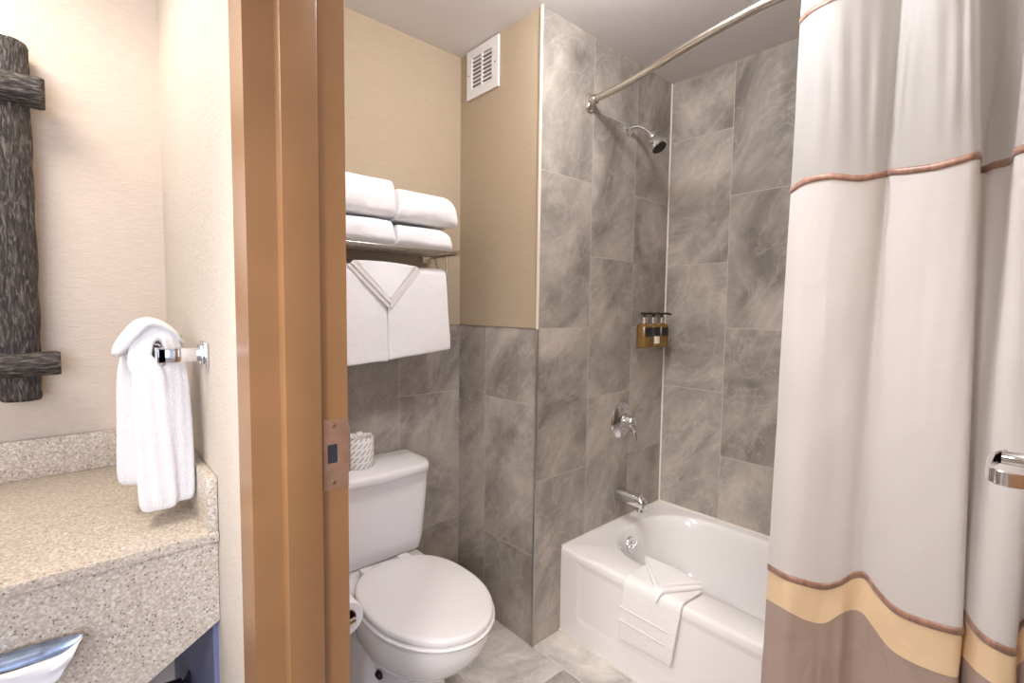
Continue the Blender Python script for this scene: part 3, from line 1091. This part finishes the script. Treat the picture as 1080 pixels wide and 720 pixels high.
# ------------------------------------------------------------------ towel shelf on the back wall
sf = thing('towel_rack', 'chrome wall rack with a bar below, carrying folded white towels', 'towel rack', (0.85, YA, 1.57))
SXL, SXR, SYF, SZ = 0.50, 1.128, 1.575, 1.562
for x in (SXL, SXR):
    b = bmesh.new()
    add_box(b, x - 0.006, x + 0.006, SYF, YA, SZ - 0.010, SZ + 0.010, 0.002)
    add_box(b, x - 0.022, x + 0.022, YA - 0.008, YA + 0.006, SZ - 0.028, SZ + 0.028, 0.003)
    obj('side_arm', b, M['nickel'], sf)
    b = bmesh.new()
    pts = [Vector(p) for p in ((x - 0.004, SYF + 0.16, SZ - 0.008), (x - 0.004, SYF + 0.145, SZ - 0.05), (x - 0.004, SYF + 0.10, SZ - 0.105), (x - 0.004, SYF + 0.085, SZ - 0.108), (x - 0.004, SYF + 0.075, SZ - 0.09), (x - 0.004, SYF + 0.072, SZ - 0.008))]
    add_tube(b, catmull(pts, 4), 0.0032, 10)
    obj('bar_loop', b, M['nickel'], sf)
for y in (SYF + 0.004, SYF + 0.06, SYF + 0.115, SYF + 0.17):
    b = bmesh.new()
    add_tube(b, [(SXL, y, SZ), (SXR, y, SZ)], 0.0048, 12)
    obj('shelf_rail', b, M['nickel'], sf)
BY, BZ = SYF + 0.09, SZ - 0.100
b = bmesh.new()
add_tube(b, [(SXL, BY, BZ), (SXR, BY, BZ)], 0.006, 14)
obj('hanging_bar', b, M['nickel'], sf)


# folded towels: a flattened spiral fold, rounded along its front
def folded_towel(x0, x1, y0, y1, z0, z1, seed, rl=0.02, rr=0.02, sag=0.0):
    b = bmesh.new()
    n = 26
    rings = []
    hh = (z1 - z0) / 2
    for i in range(n + 1):
        t = i / n
        x = x0 + (x1 - x0) * t
        e = 1.0
        if (x - x0) < rl: e = math.sqrt(max(0, 1 - (1 - (x - x0) / rl) ** 2))
        if (x1 - x) < rr: e = min(e, math.sqrt(max(0, 1 - (1 - (x1 - x) / rr) ** 2)))
        e = 0.45 + 0.55 * e
        ring = []
        for k in range(40):
            c, s = sup(2 * PI * k / 40, 0.55)
            y = (y0 + y1) / 2 + (y1 - y0) / 2 * c * (0.9 + 0.1 * e)
            z = z0 + hh * e * 1.0 + hh * s * e - sag * t
            w = noise.noise(Vector((x * 9 + seed, y * 9, z * 22)))
            w2 = noise.noise(Vector((x * 26 + seed, y * 20, z * 45)))
            w = w * 1.3 + 0.4 * w2
            ring.append(Vector((x + 0.004 * w, y + 0.006 * w, max(z + 0.004 * w, z0 - sag * t))))
        rings.append(ring)
    add_loft(b, rings)
    return b


tz0 = SZ + 0.0055
FT = [('bottom left', 0.515, 0.850, 1.560, 1.785, tz0, tz0 + 0.088, 1, 'folded white towel on the rack, lower one of the left stack'),
      ('bottom right', 0.862, 1.100, 1.572, 1.785, tz0, tz0 + 0.082, 2, 'folded white towel on the rack, lower one of the right stack'),
      ('top left', 0.515, 0.852, 1.555, 1.785, tz0 + 0.097, tz0 + 0.230, 3, 'folded white towel on the rack, upper one of the left stack'),
      ('top right', 0.862, 1.118, 1.562, 1.785, tz0 + 0.092, tz0 + 0.207, 4, 'folded white towel with rounded end, upper one of the right stack')]
for _, x0, x1, y0, y1, z0, z1, sd, lb in FT:
    t = thing('folded_towel', lb, 'towel', ((x0 + x1) / 2, (y0 + y1) / 2, z0), 'folded towels on the rack')
    obj('towel_fold', folded_towel(x0, x1, y0, y1, z0, z1, sd, 0.02, 0.055 if 'right' in lb else 0.014), M['terry'], t, angle=70)

# towel hung from the rack's bar: two panels meeting at a seam, with a collar folded down
hang = thing('hanging_towel', 'white towel with a pointed collar fold hanging below the towel rack', 'towel', (0.85, BY, 1.15))


def hang_panel(xt0, xt1, xb0, xb1, ztop, zbot, dz, seed, yoff=0.0):
    b = bmesh.new()
    cols = 22
    prof = []
    for k in range(20): prof.append((BY - 0.022 - 0.004 * k / 19, zbot + (ztop - 0.02 - zbot) * k / 19))
    for k in range(1, 9):
        a = PI * k / 8
        prof.append((BY - 0.026 * math.cos(a), ztop - 0.02 + 0.022 * math.sin(a)))
    for k in range(14): prof.append((BY + 0.026, ztop - 0.02 - (ztop - 0.02 - zbot - 0.02) * (k + 1) / 14))
    rows = []
    for y, z in prof:
        t = (ztop - z) / (ztop - zbot)
        row = []
        for i in range(cols + 1):
            s = i / cols
            x = (xt0 + (xb0 - xt0) * t) * (1 - s) + (xt1 + (xb1 - xt1) * t) * s
            w = noise.noise(Vector((x * 8 + seed, z * 7, y * 3)))
            rise = 0.004 * w
            row.append(Vector((x, y + yoff + 0.007 * w * (0.3 + t), z + dz * s * t + rise)))
        rows.append(row)
    add_loft(b, rows, False, False)
    return b


for args, lb in (((0.50, 0.846, 0.49, 0.860, 1.492, 1.128, 0.016, 1), None), ((0.850, 1.110, 0.860, 1.136, 1.492, 1.148, 0.030, 5), None)):
    o = obj('towel_panel', hang_panel(*args), M['terry'], hang, angle=80)
    md = o.modifiers.new('thick', 'SOLIDIFY')
    md.thickness = 0.014
    md.offset = 0
    bv = o.modifiers.new('round', 'BEVEL')
    bv.width = 0.005
    bv.segments = 2
    bv.limit_method = 'ANGLE'
# collar: a triangular washcloth flap, its banded edge forming a V
cb_ = bmesh.new()
YF = BY - 0.040
A, Bc, Cc = Vector((0.718, YF, 1.506)), Vector((0.968, YF, 1.500)), Vector((0.855, YF - 0.006, 1.375))
tri = []
n = 14
for j in range(n + 1):
    t = j / n
    l, r = A.lerp(Cc, t), Bc.lerp(Cc, t)
    tri.append([l.lerp(r, i / 12) + Vector((0, 0.0, 0.006 * math.sin(PI * i / 12) * (1 - t))) for i in range(13)])
add_loft(cb_, tri, False, False)
bmesh.ops.remove_doubles(cb_, verts=cb_.verts, dist=1e-5)
o = obj('collar_flap', cb_, M['terry'], hang, angle=80)
md = o.modifiers.new('thick', 'SOLIDIFY')
md.thickness = 0.010
md.offset = 0
for P, Q in ((A, Cc), (Bc, Cc)):
    b = bmesh.new()
    out = ((P + Q) / 2 - (A + Bc + Cc) / 3)
    d = (Q - P).normalized()
    nn = (out - d * out.dot(d)).normalized()
    for k, (w0, w1, yy_) in enumerate(((0.0, 0.012, -0.001), (0.013, 0.026, 0.006))):
        r0 = [P + nn * w0 + Vector((0, yy_ - 0.004, 0)), Q + nn * w0 + d * (w0 * 0.9) + Vector((0, yy_ - 0.004, 0))]
        r1 = [P + nn * w1 + Vector((0, yy_ - 0.002, 0)), Q + nn * w1 + d * (w1 * 0.9) + Vector((0, yy_ - 0.002, 0))]
        f0 = [r0[0].lerp(r0[1], i / 10) for i in range(11)]
        f1 = [r1[0].lerp(r1[1], i / 10) for i in range(11)]
        add_loft(b, [f0, f1, [q + Vector((0, 0.006, 0)) for q in f1], [q + Vector((0, 0.006, 0)) for q in f0], f0], False, False)
    obj('collar_band', b, M['terry_band'], hang, angle=60)

# ------------------------------------------------------------------ vent grille
vg = thing('vent_grille', 'white slotted air vent grille high on the wall below the ceiling', 'vent', (XB, 1.66, 2.35))
vy0, vy1, vz0, vz1 = 1.553, 1.764, 2.248, 2.452
vx = XB + 0.004
b = bmesh.new()
iy0, iy1, iz0, iz1 = vy0 + 0.042, vy1 - 0.036, vz0 + 0.036, vz1 - 0.036
for y0, y1, z0, z1 in ((vy0, vy1, vz0, iz0), (vy0, vy1, iz1, vz1), (vy0, iy0, iz0, iz1), (iy1, vy1, iz0, iz1)):
    add_box(b, vx - 0.010, vx, y0, y1, z0, z1, 0.001)
obj('vent_frame', b, M['vent'], vg, False)
M['duct'] = mat('grey_duct', (0.20, 0.20, 0.21), 0.6)
obj('vent_duct', box(vx - 0.002, vx - 0.0005, iy0, iy1, iz0, iz1), M['duct'], vg, False)
ym = (iy0 + iy1) / 2
b = box(vx - 0.009, vx - 0.002, ym - 0.004, ym + 0.004, iz0, iz1)
obj('mullion', b, M['vent'], vg, False)
ns = 8
for side in ((iy0, ym - 0.004), (ym + 0.004, iy1)):
    for k in range(ns):
        zc = iz0 + (iz1 - iz0) * (k + 0.5) / ns
        b = bmesh.new()
        add_prism(b, [(vx - 0.0095, zc - 0.0075), (vx - 0.0085, zc - 0.0085), (vx - 0.002, zc + 0.0035), (vx - 0.003, zc + 0.0045)], 'y', side[0], side[1])
        obj('louvre', b, M['vent'], vg, False)
for y, z in ((vy0 + 0.018, (vz0 + vz1) / 2), (vy1 - 0.016, (vz0 + vz1) / 2)):
    b = bmesh.new()
    add_lathe(b, (vx - 0.010, y, z), (-1, 0, 0), [(0.004, -0.001), (0.004, 0.001), (0.001, 0.002)], 12)
    obj('screw', b, M['nickel'], vg)

# ------------------------------------------------------------------ vanity
van = thing('vanity', 'speckled granite vanity counter with backsplash and a deep front apron', 'vanity', (-0.4, 1.4, 0))
obj('countertop', box(-1.6, X0 - 0.001, 1.128, YA - 0.001, 0.855, 0.875, 0.002), M['granite'], van)
obj('backsplash', box(-1.6, X0, YA - 0.02, YA - 0.001, 0.875, 0.98, 0.0015), M['granite'], van)
obj('side_splash', box(X0 - 0.020, X0 - 0.001, 1.134, YA - 0.02, 0.875, 0.988, 0.0015), M['granite'], van)
b = bmesh.new()
poly = [(X0 - 0.001, 0.855), (X0 - 0.001, 0.676), (0.085, 0.604), (-0.02, 0.555), (-0.2, 0.52), (-1.6, 0.52), (-1.6, 0.855)]
add_prism(b, poly, 'y', 1.146, 1.166)
obj('apron', b, M['granite'], van, False)

M['under_counter_blue'] = mat('dark_blue_grey', (0.17, 0.185, 0.30), 0.5)  # even dark blue-grey for the sheet on the partition under the counter
struct('under_counter_sheet', box(X0 - 0.010, X0, 1.170, YA - 0.002, 0.0, 0.80), M['under_counter_blue'])
# tissues pushing out of the chrome-framed slot in the apron
ti = thing('tissue_dispenser', 'white paper tissue below a metal lip painted with a blue reflection on the granite apron', 'tissue dispenser', (-0.1, 1.136, 0.75))
b = bmesh.new()
tip = at_y(88, 669, 1.108)
front = [tip, at_y(66, 688, 1.106), at_y(36, 699, 1.103), at_y(0, 709, 1.10), at_y(-40, 716, 1.10), at_y(-90, 722, 1.10)]
back = [at_y(86, 666.5, 1.134), at_y(64, 672, 1.135), at_y(34, 680, 1.135), at_y(0, 690, 1.135), at_y(-40, 700, 1.135), at_y(-90, 712, 1.135)]
f, k2 = catmull(front, 5), catmull(back, 5)
mid = [(p + q) / 2 + Vector((0, -0.006, 0.004)) for p, q in zip(f, k2)]
M['lip'] = mat('lip_blue_reflection', (0.36, 0.45, 0.62), 0.25, metal=0.6, var=0.25, vscale=60)  # window reflection on the chrome put into the blue base colour
add_loft(b, [f, mid, k2], False, False)
o = obj('metal_lip', b, M['lip'], ti, label='curved metal lip with a painted blue reflection')
md = o.modifiers.new('thick', 'SOLIDIFY')
md.thickness = 0.002
b = bmesh.new()
low = [at_y(58, 720, 1.112), at_y(42, 735, 1.110), at_y(14, 748, 1.108), at_y(-20, 755, 1.106), at_y(-56, 760, 1.104), at_y(-100, 765, 1.104)]
l2 = catmull(low, 5)
top_ = [p + Vector((0, -0.003, -0.001)) for p in f]
rows = []
for j in range(9):
    t = j / 8
    rows.append([p.lerp(q, t) + Vector((0, -0.008 * math.sin(PI * t) + 0.003 * math.sin(14 * t + i * 0.25), 0)) for i, (p, q) in enumerate(zip(top_, l2))])
add_loft(b, rows, False, False)
o = obj('tissue', b, M['tissue'], ti, label='white paper tissue')
md = o.modifiers.new('thick', 'SOLIDIFY')
md.thickness = 0.0015
b = bmesh.new()
edge = [p[0] + Vector((0.0008, 0.002, 0)) for p in rows]
add_tube(b, edge, 0.0012, 8)
M['edge_shadow'] = mat('tissue_shadow_edge', (0.22, 0.15, 0.09), 0.6)  # shadow along the tissue's edge, drawn as a thin brown cord
obj('tissue_shadow_edge', b, M['edge_shadow'], ti, label='thin shadow edge painted brown')

# dark drain pipe seen under the counter
dp = thing('drain_pipe', 'dark drain pipe in the shade under the vanity counter', 'pipe', (0.15, 1.5, 0.3))
b = bmesh.new()
pp = at_y(189, 725, 1.5)
add_tube(b, catmull([pp + Vector((0.004, 0, -0.002)), pp + Vector((-0.09, 0.0, 0.004)), pp + Vector((-0.15, 0, -0.02)), pp + Vector((-0.17, 0, -0.09)), pp + Vector((-0.17, 0, -0.32))], 6), 0.024, 18)
obj('pipe', b, M['black'], dp)
b = bmesh.new()
add_tube(b, [pp + Vector((-0.002, 0, 0)), pp + Vector((X0 - 0.012 - pp.x, 0, 0))], 0.014, 16)
add_lathe(b, (X0 - 0.0105, pp.y, pp.z), (-1, 0, 0), [(0.032, 0), (0.032, 0.003), (0.016, 0.012)], 20)
obj('wall_connector', b, M['dark'], dp)


# ------------------------------------------------------------------ log-framed mirror
def log(axis, c0, c1, r0, r1, seed, flat=1.0):
    c0, c1 = Vector(c0), Vector(c1)
    u, v, d = frame_from(c1 - c0)
    Ln = (c1 - c0).length
    nl, na = max(20, int(Ln / 0.008)), 44
    rings = []
    for i in range(nl + 1):
        t = i / nl
        ring = []
        for k in range(na):
            a = 2 * PI * k / na
            dirv = u * math.cos(a) + v * math.sin(a)
            q = c0.lerp(c1, t) + dirv * 0.04
            sx = Vector((q.x * 130, q.y * 130, q.z * 130))
            ax = 'xyz'.index(axis)
            sx[ax] = q[ax] * 14
            r = r0 + (r1 - r0) * t
            r *= 1 + 0.05 * noise.noise(q * 9 + Vector((seed, 0, 0)))
            r += 0.0042 * noise.noise(sx * 0.8 + Vector((seed * 3, 0, 0)))
            if i in (0, nl): r *= 0.93
            w = c0.lerp(c1, t) + dirv * r
            ring.append(w)
        rings.append(ring)
    b = bmesh.new()
    R = [[b.verts.new(p) for p in rg] for rg in rings]
    for a_, b_ in zip(R[:-1], R[1:]):
        for i in range(na):
            j = (i + 1) % na
            b.faces.new((a_[i], a_[j], b_[j], b_[i]))
    for rg in (R[0], R[-1]):
        f_ = b.faces.new(rg)
        f_.material_index = 1
    return b


mi = thing('log_mirror', 'wall mirror framed in dark rough-barked logs above the granite counter', 'mirror', (-0.5, YA, 1.55))
obj('log_post', log('z', (-0.112, YA - 0.050, 1.093), (-0.104, YA - 0.050, 1.990), 0.040, 0.036, 1), [M['bark_z'], M['endgrain']], mi, angle=75)
obj('log_post', log('z', (-0.92, YA - 0.050, 1.093), (-0.92, YA - 0.050, 1.990), 0.040, 0.036, 2), [M['bark_z'], M['endgrain']], mi, angle=75)
obj('log_rail', log('x', (-1.05, YA - 0.085, 1.888), (-0.040, YA - 0.085, 1.868), 0.036, 0.037, 3), [M['bark_x'], M['endgrain']], mi, angle=75)
obj('log_rail', log('x', (-1.05, YA - 0.085, 1.190), (-0.034, YA - 0.085, 1.187), 0.032, 0.029, 4), [M['bark_x'], M['endgrain']], mi, angle=75)
obj('mirror_glass', box(-0.92, -0.115, YA - 0.030, YA - 0.024, 1.16, 1.93), M['mirror'], mi, False)

# ------------------------------------------------------------------ hand towel bar and towel
hb_ = thing('towel_bar', 'square chrome towel bar on the wall beside the vanity', 'towel bar', (X0, 1.38, 1.24))
for y in (1.212, 1.56):
    b = bmesh.new()
    add_box(b, X0 - 0.008, X0, y - 0.026, y + 0.026, 1.238 - 0.028, 1.238 + 0.028, 0.003)
    add_box(b, X0 - 0.014, X0 - 0.008, y - 0.019, y + 0.019, 1.238 - 0.021, 1.238 + 0.021, 0.002)
    obj('rosette', b, M['chrome'], hb_)
    b = bmesh.new()
    add_box(b, 0.120, X0 - 0.012, y - 0.007, y + 0.007, 1.238 - 0.0145, 1.238 + 0.0145, 0.0015)
    obj('arm', b, M['chrome'], hb_)
b = bmesh.new()
add_box(b, 0.120, 0.134, 1.205, 1.567, 1.238 - 0.0145, 1.238 + 0.0145, 0.0015)
obj('bar', b, M['chrome'], hb_)


def add_bundle(bm, pts, seed, n=36):
    """gathered cloth swept along pts: (pos, half-width x, half-depth y)"""
    P = catmull([Vector(p[0]) for p in pts], 8)
    A = catmull([Vector((p[1], p[2], 0)) for p in pts], 8)
    rings = []
    for i, (c, a) in enumerate(zip(P, A)):
        d = (P[min(i + 1, len(P) - 1)] - P[max(i - 1, 0)]).normalized()
        yv = Vector((0, 1, 0))
        yv = (yv - d * yv.dot(d)).normalized()
        xv = yv.cross(d).normalized()
        ring = []
        for k in range(n):
            t = 2 * PI * k / n
            co, si = sup(t, 0.8)
            w = 1 + 0.16 * math.sin(3 * t + seed + c.z * 3) + 0.07 * math.sin(7 * t + seed * 2 + c.z * 6)
            e = min(1, 0.80 + 0.2 * min(i, len(P) - 1 - i) / 3)
            ring.append(c + xv * (a.x * co * w * e) + yv * (a.y * si * w * e))
        rings.append(ring)
    add_loft(bm, rings)


ht = thing('hand_towel', 'white towel draped bunched over the square bar, hanging to the counter', 'towel', (0.13, 1.35, 0.89))
b = bmesh.new()
add_bundle(b, [((0.117, 1.262, 0.905), 0.024, 0.032), ((0.117, 1.264, 0.93), 0.032, 0.040), ((0.115, 1.27, 1.03), 0.031, 0.040), ((0.111, 1.28, 1.14), 0.029, 0.042), ((0.111, 1.285, 1.195), 0.026, 0.042),
               ((0.099, 1.30, 1.225), 0.020, 0.045), ((0.106, 1.31, 1.268), 0.019, 0.045), ((0.128, 1.31, 1.282), 0.018, 0.045), ((0.148, 1.305, 1.265), 0.016, 0.045), ((0.157, 1.29, 1.20), 0.019, 0.038), ((0.159, 1.275, 1.10), 0.021, 0.036), ((0.161, 1.27, 0.95), 0.021, 0.034), ((0.161, 1.27, 0.915), 0.016, 0.03)], 0.4)
add_bundle(b, [((0.079, 1.36, 0.945), 0.018, 0.036), ((0.080, 1.36, 0.98), 0.022, 0.040), ((0.082, 1.36, 1.08), 0.021, 0.040), ((0.088, 1.36, 1.20), 0.021, 0.042), ((0.108, 1.36, 1.265), 0.018, 0.042), ((0.135, 1.36, 1.268), 0.016, 0.04)], 1.7)
ob = obj('towel_body', b, M['terry'], ht, angle=80)
md = ob.modifiers.new('fuse', 'REMESH')
md.mode = 'VOXEL'
md.voxel_size = 0.004
md.use_smooth_shade = True
md = ob.modifiers.new('soft', 'SMOOTH')
md.factor = 0.5
md.iterations = 4
b = bmesh.new()
add_bundle(b, [((0.172, 1.34, 1.262), 0.006, 0.050), ((0.155, 1.335, 1.284), 0.010, 0.055), ((0.128, 1.33, 1.299), 0.012, 0.055), ((0.105, 1.325, 1.296), 0.014, 0.052), ((0.085, 1.32, 1.272), 0.015, 0.045), ((0.070, 1.315, 1.250), 0.013, 0.034), ((0.058, 1.31, 1.235), 0.006, 0.020)], 2.6)
ob = obj('folded_corner', b, M['terry'], ht, angle=80)
md = ob.modifiers.new('soft', 'SMOOTH')
md.factor = 0.5
md.iterations = 2

# ------------------------------------------------------------------ bath mat draped over the tub rim
mt = thing('bath_mat', 'white towelling bath mat draped over the bathtub rim with a folded corner', 'bath mat', (XT, 0.88, 0.37))
pr_ = []
for k in range(15): pr_.append((XT - 0.012 - 0.004 * math.sin(PI * k / 14), 0.128 + (0.345 - 0.128) * k / 14, k / 14 * 0.7))
for k in range(1, 6):
    a = PI / 2 * k / 5
    pr_.append((XT + 0.016 - 0.028 * math.cos(a), 0.348 + 0.024 * math.sin(a), 0.7 + 0.05 * k / 5))
for k in range(1, 8): pr_.append((XT + 0.016 + 0.105 * k / 7, 0.372, 0.75 + 0.25 * k / 7))
rows = []
for x, z, t in pr_:
    yl, yr = 1.005 - 0.02 * t, 0.790 - 0.035 * t
    row = []
    for i in range(25):
        s = i / 24
        y = yl + (yr - yl) * s
        w = noise.noise(Vector((y * 14, z * 8, x * 5)))
        fold = 0.010 * max(0, s - 0.78) / 0.22 * (1 - min(1, t / 0.7))
        row.append(Vector((x - 0.002 * abs(w) - fold, y, z + 0.018 * s * (1 - min(1, t / 0.5)) + 0.004 * w * (1 - min(1, t / 0.6)) + (0.003 * abs(w) if t > 0.7 else 0))))
    rows.append(row)
b = bmesh.new()
add_loft(b, rows, False, False)
o = obj('mat_cloth', b, M['terry'], mt, angle=80)
md = o.modifiers.new('thick', 'SOLIDIFY')
md.thickness = 0.010
md.offset = 0
bv = o.modifiers.new('round', 'BEVEL')
bv.width = 0.004
bv.segments = 2
bv.limit_method = 'ANGLE'
# raised bands woven across the mat
for t0, hgt in ((0.205, 0.010), (0.255, 0.010)):
    b = bmesh.new()
    rr = []
    for i in range(25):
        s = i / 24
        y = (1.000 + (0.797 - 1.000) * s)
        w = noise.noise(Vector((y * 14, t0 * 8, XT * 5)))
        x = XT - 0.0205 - 0.002 * abs(w)
        rr.append([Vector((x + 0.004, y, t0)), Vector((x - 0.002, y, t0 + 0.002)), Vector((x - 0.002, y, t0 + hgt - 0.002)), Vector((x + 0.004, y, t0 + hgt))])
    add_loft(b, rr)
    obj('woven_band', b, M['terry_band'], mt, angle=80)
# corner folded back over the rim: three-cornered flap, two layers
for lay, (lz, sc_) in enumerate(((0.386, 1.0), (0.397, 0.9))):
    A, Bc, Cc = Vector((1.602, 1.000, lz)), Vector((1.590, 0.752, lz)), Vector((1.437, at_x(692, 634, 1.44).y, lz))
    g_ = (A + Bc) / 2
    if lay: A, Bc, Cc = A + (g_ - A) * 0.02, Bc + (g_ - Bc) * 0.08, Cc.lerp(g_, 0.16)
    tri = []
    for j in range(13):
        t = j / 12
        l, r = A.lerp(Cc, t), Bc.lerp(Cc, t)
        tri.append([l.lerp(r, i / 12) + Vector((0, 0, 0.006 * math.sin(PI * i / 12) * (1 - t))) for i in range(13)])
    for r_ in tri:
        for q in r_:
            dd = max(0.0, 1.468 - q.x) / 0.031
            q.z -= 0.040 * dd * dd
            q.z += 0.002 * noise.noise(q * 30)
    b = bmesh.new()
    add_loft(b, tri, False, False)
    bmesh.ops.remove_doubles(b, verts=b.verts, dist=1e-5)
    o = obj('folded_corner', b, M['terry'], mt, angle=80)
    md = o.modifiers.new('thick', 'SOLIDIFY')
    md.thickness = 0.010
    md.offset = 0
    bv = o.modifiers.new('round', 'BEVEL')
    bv.width = 0.004
    bv.segments = 2
    bv.limit_method = 'ANGLE'
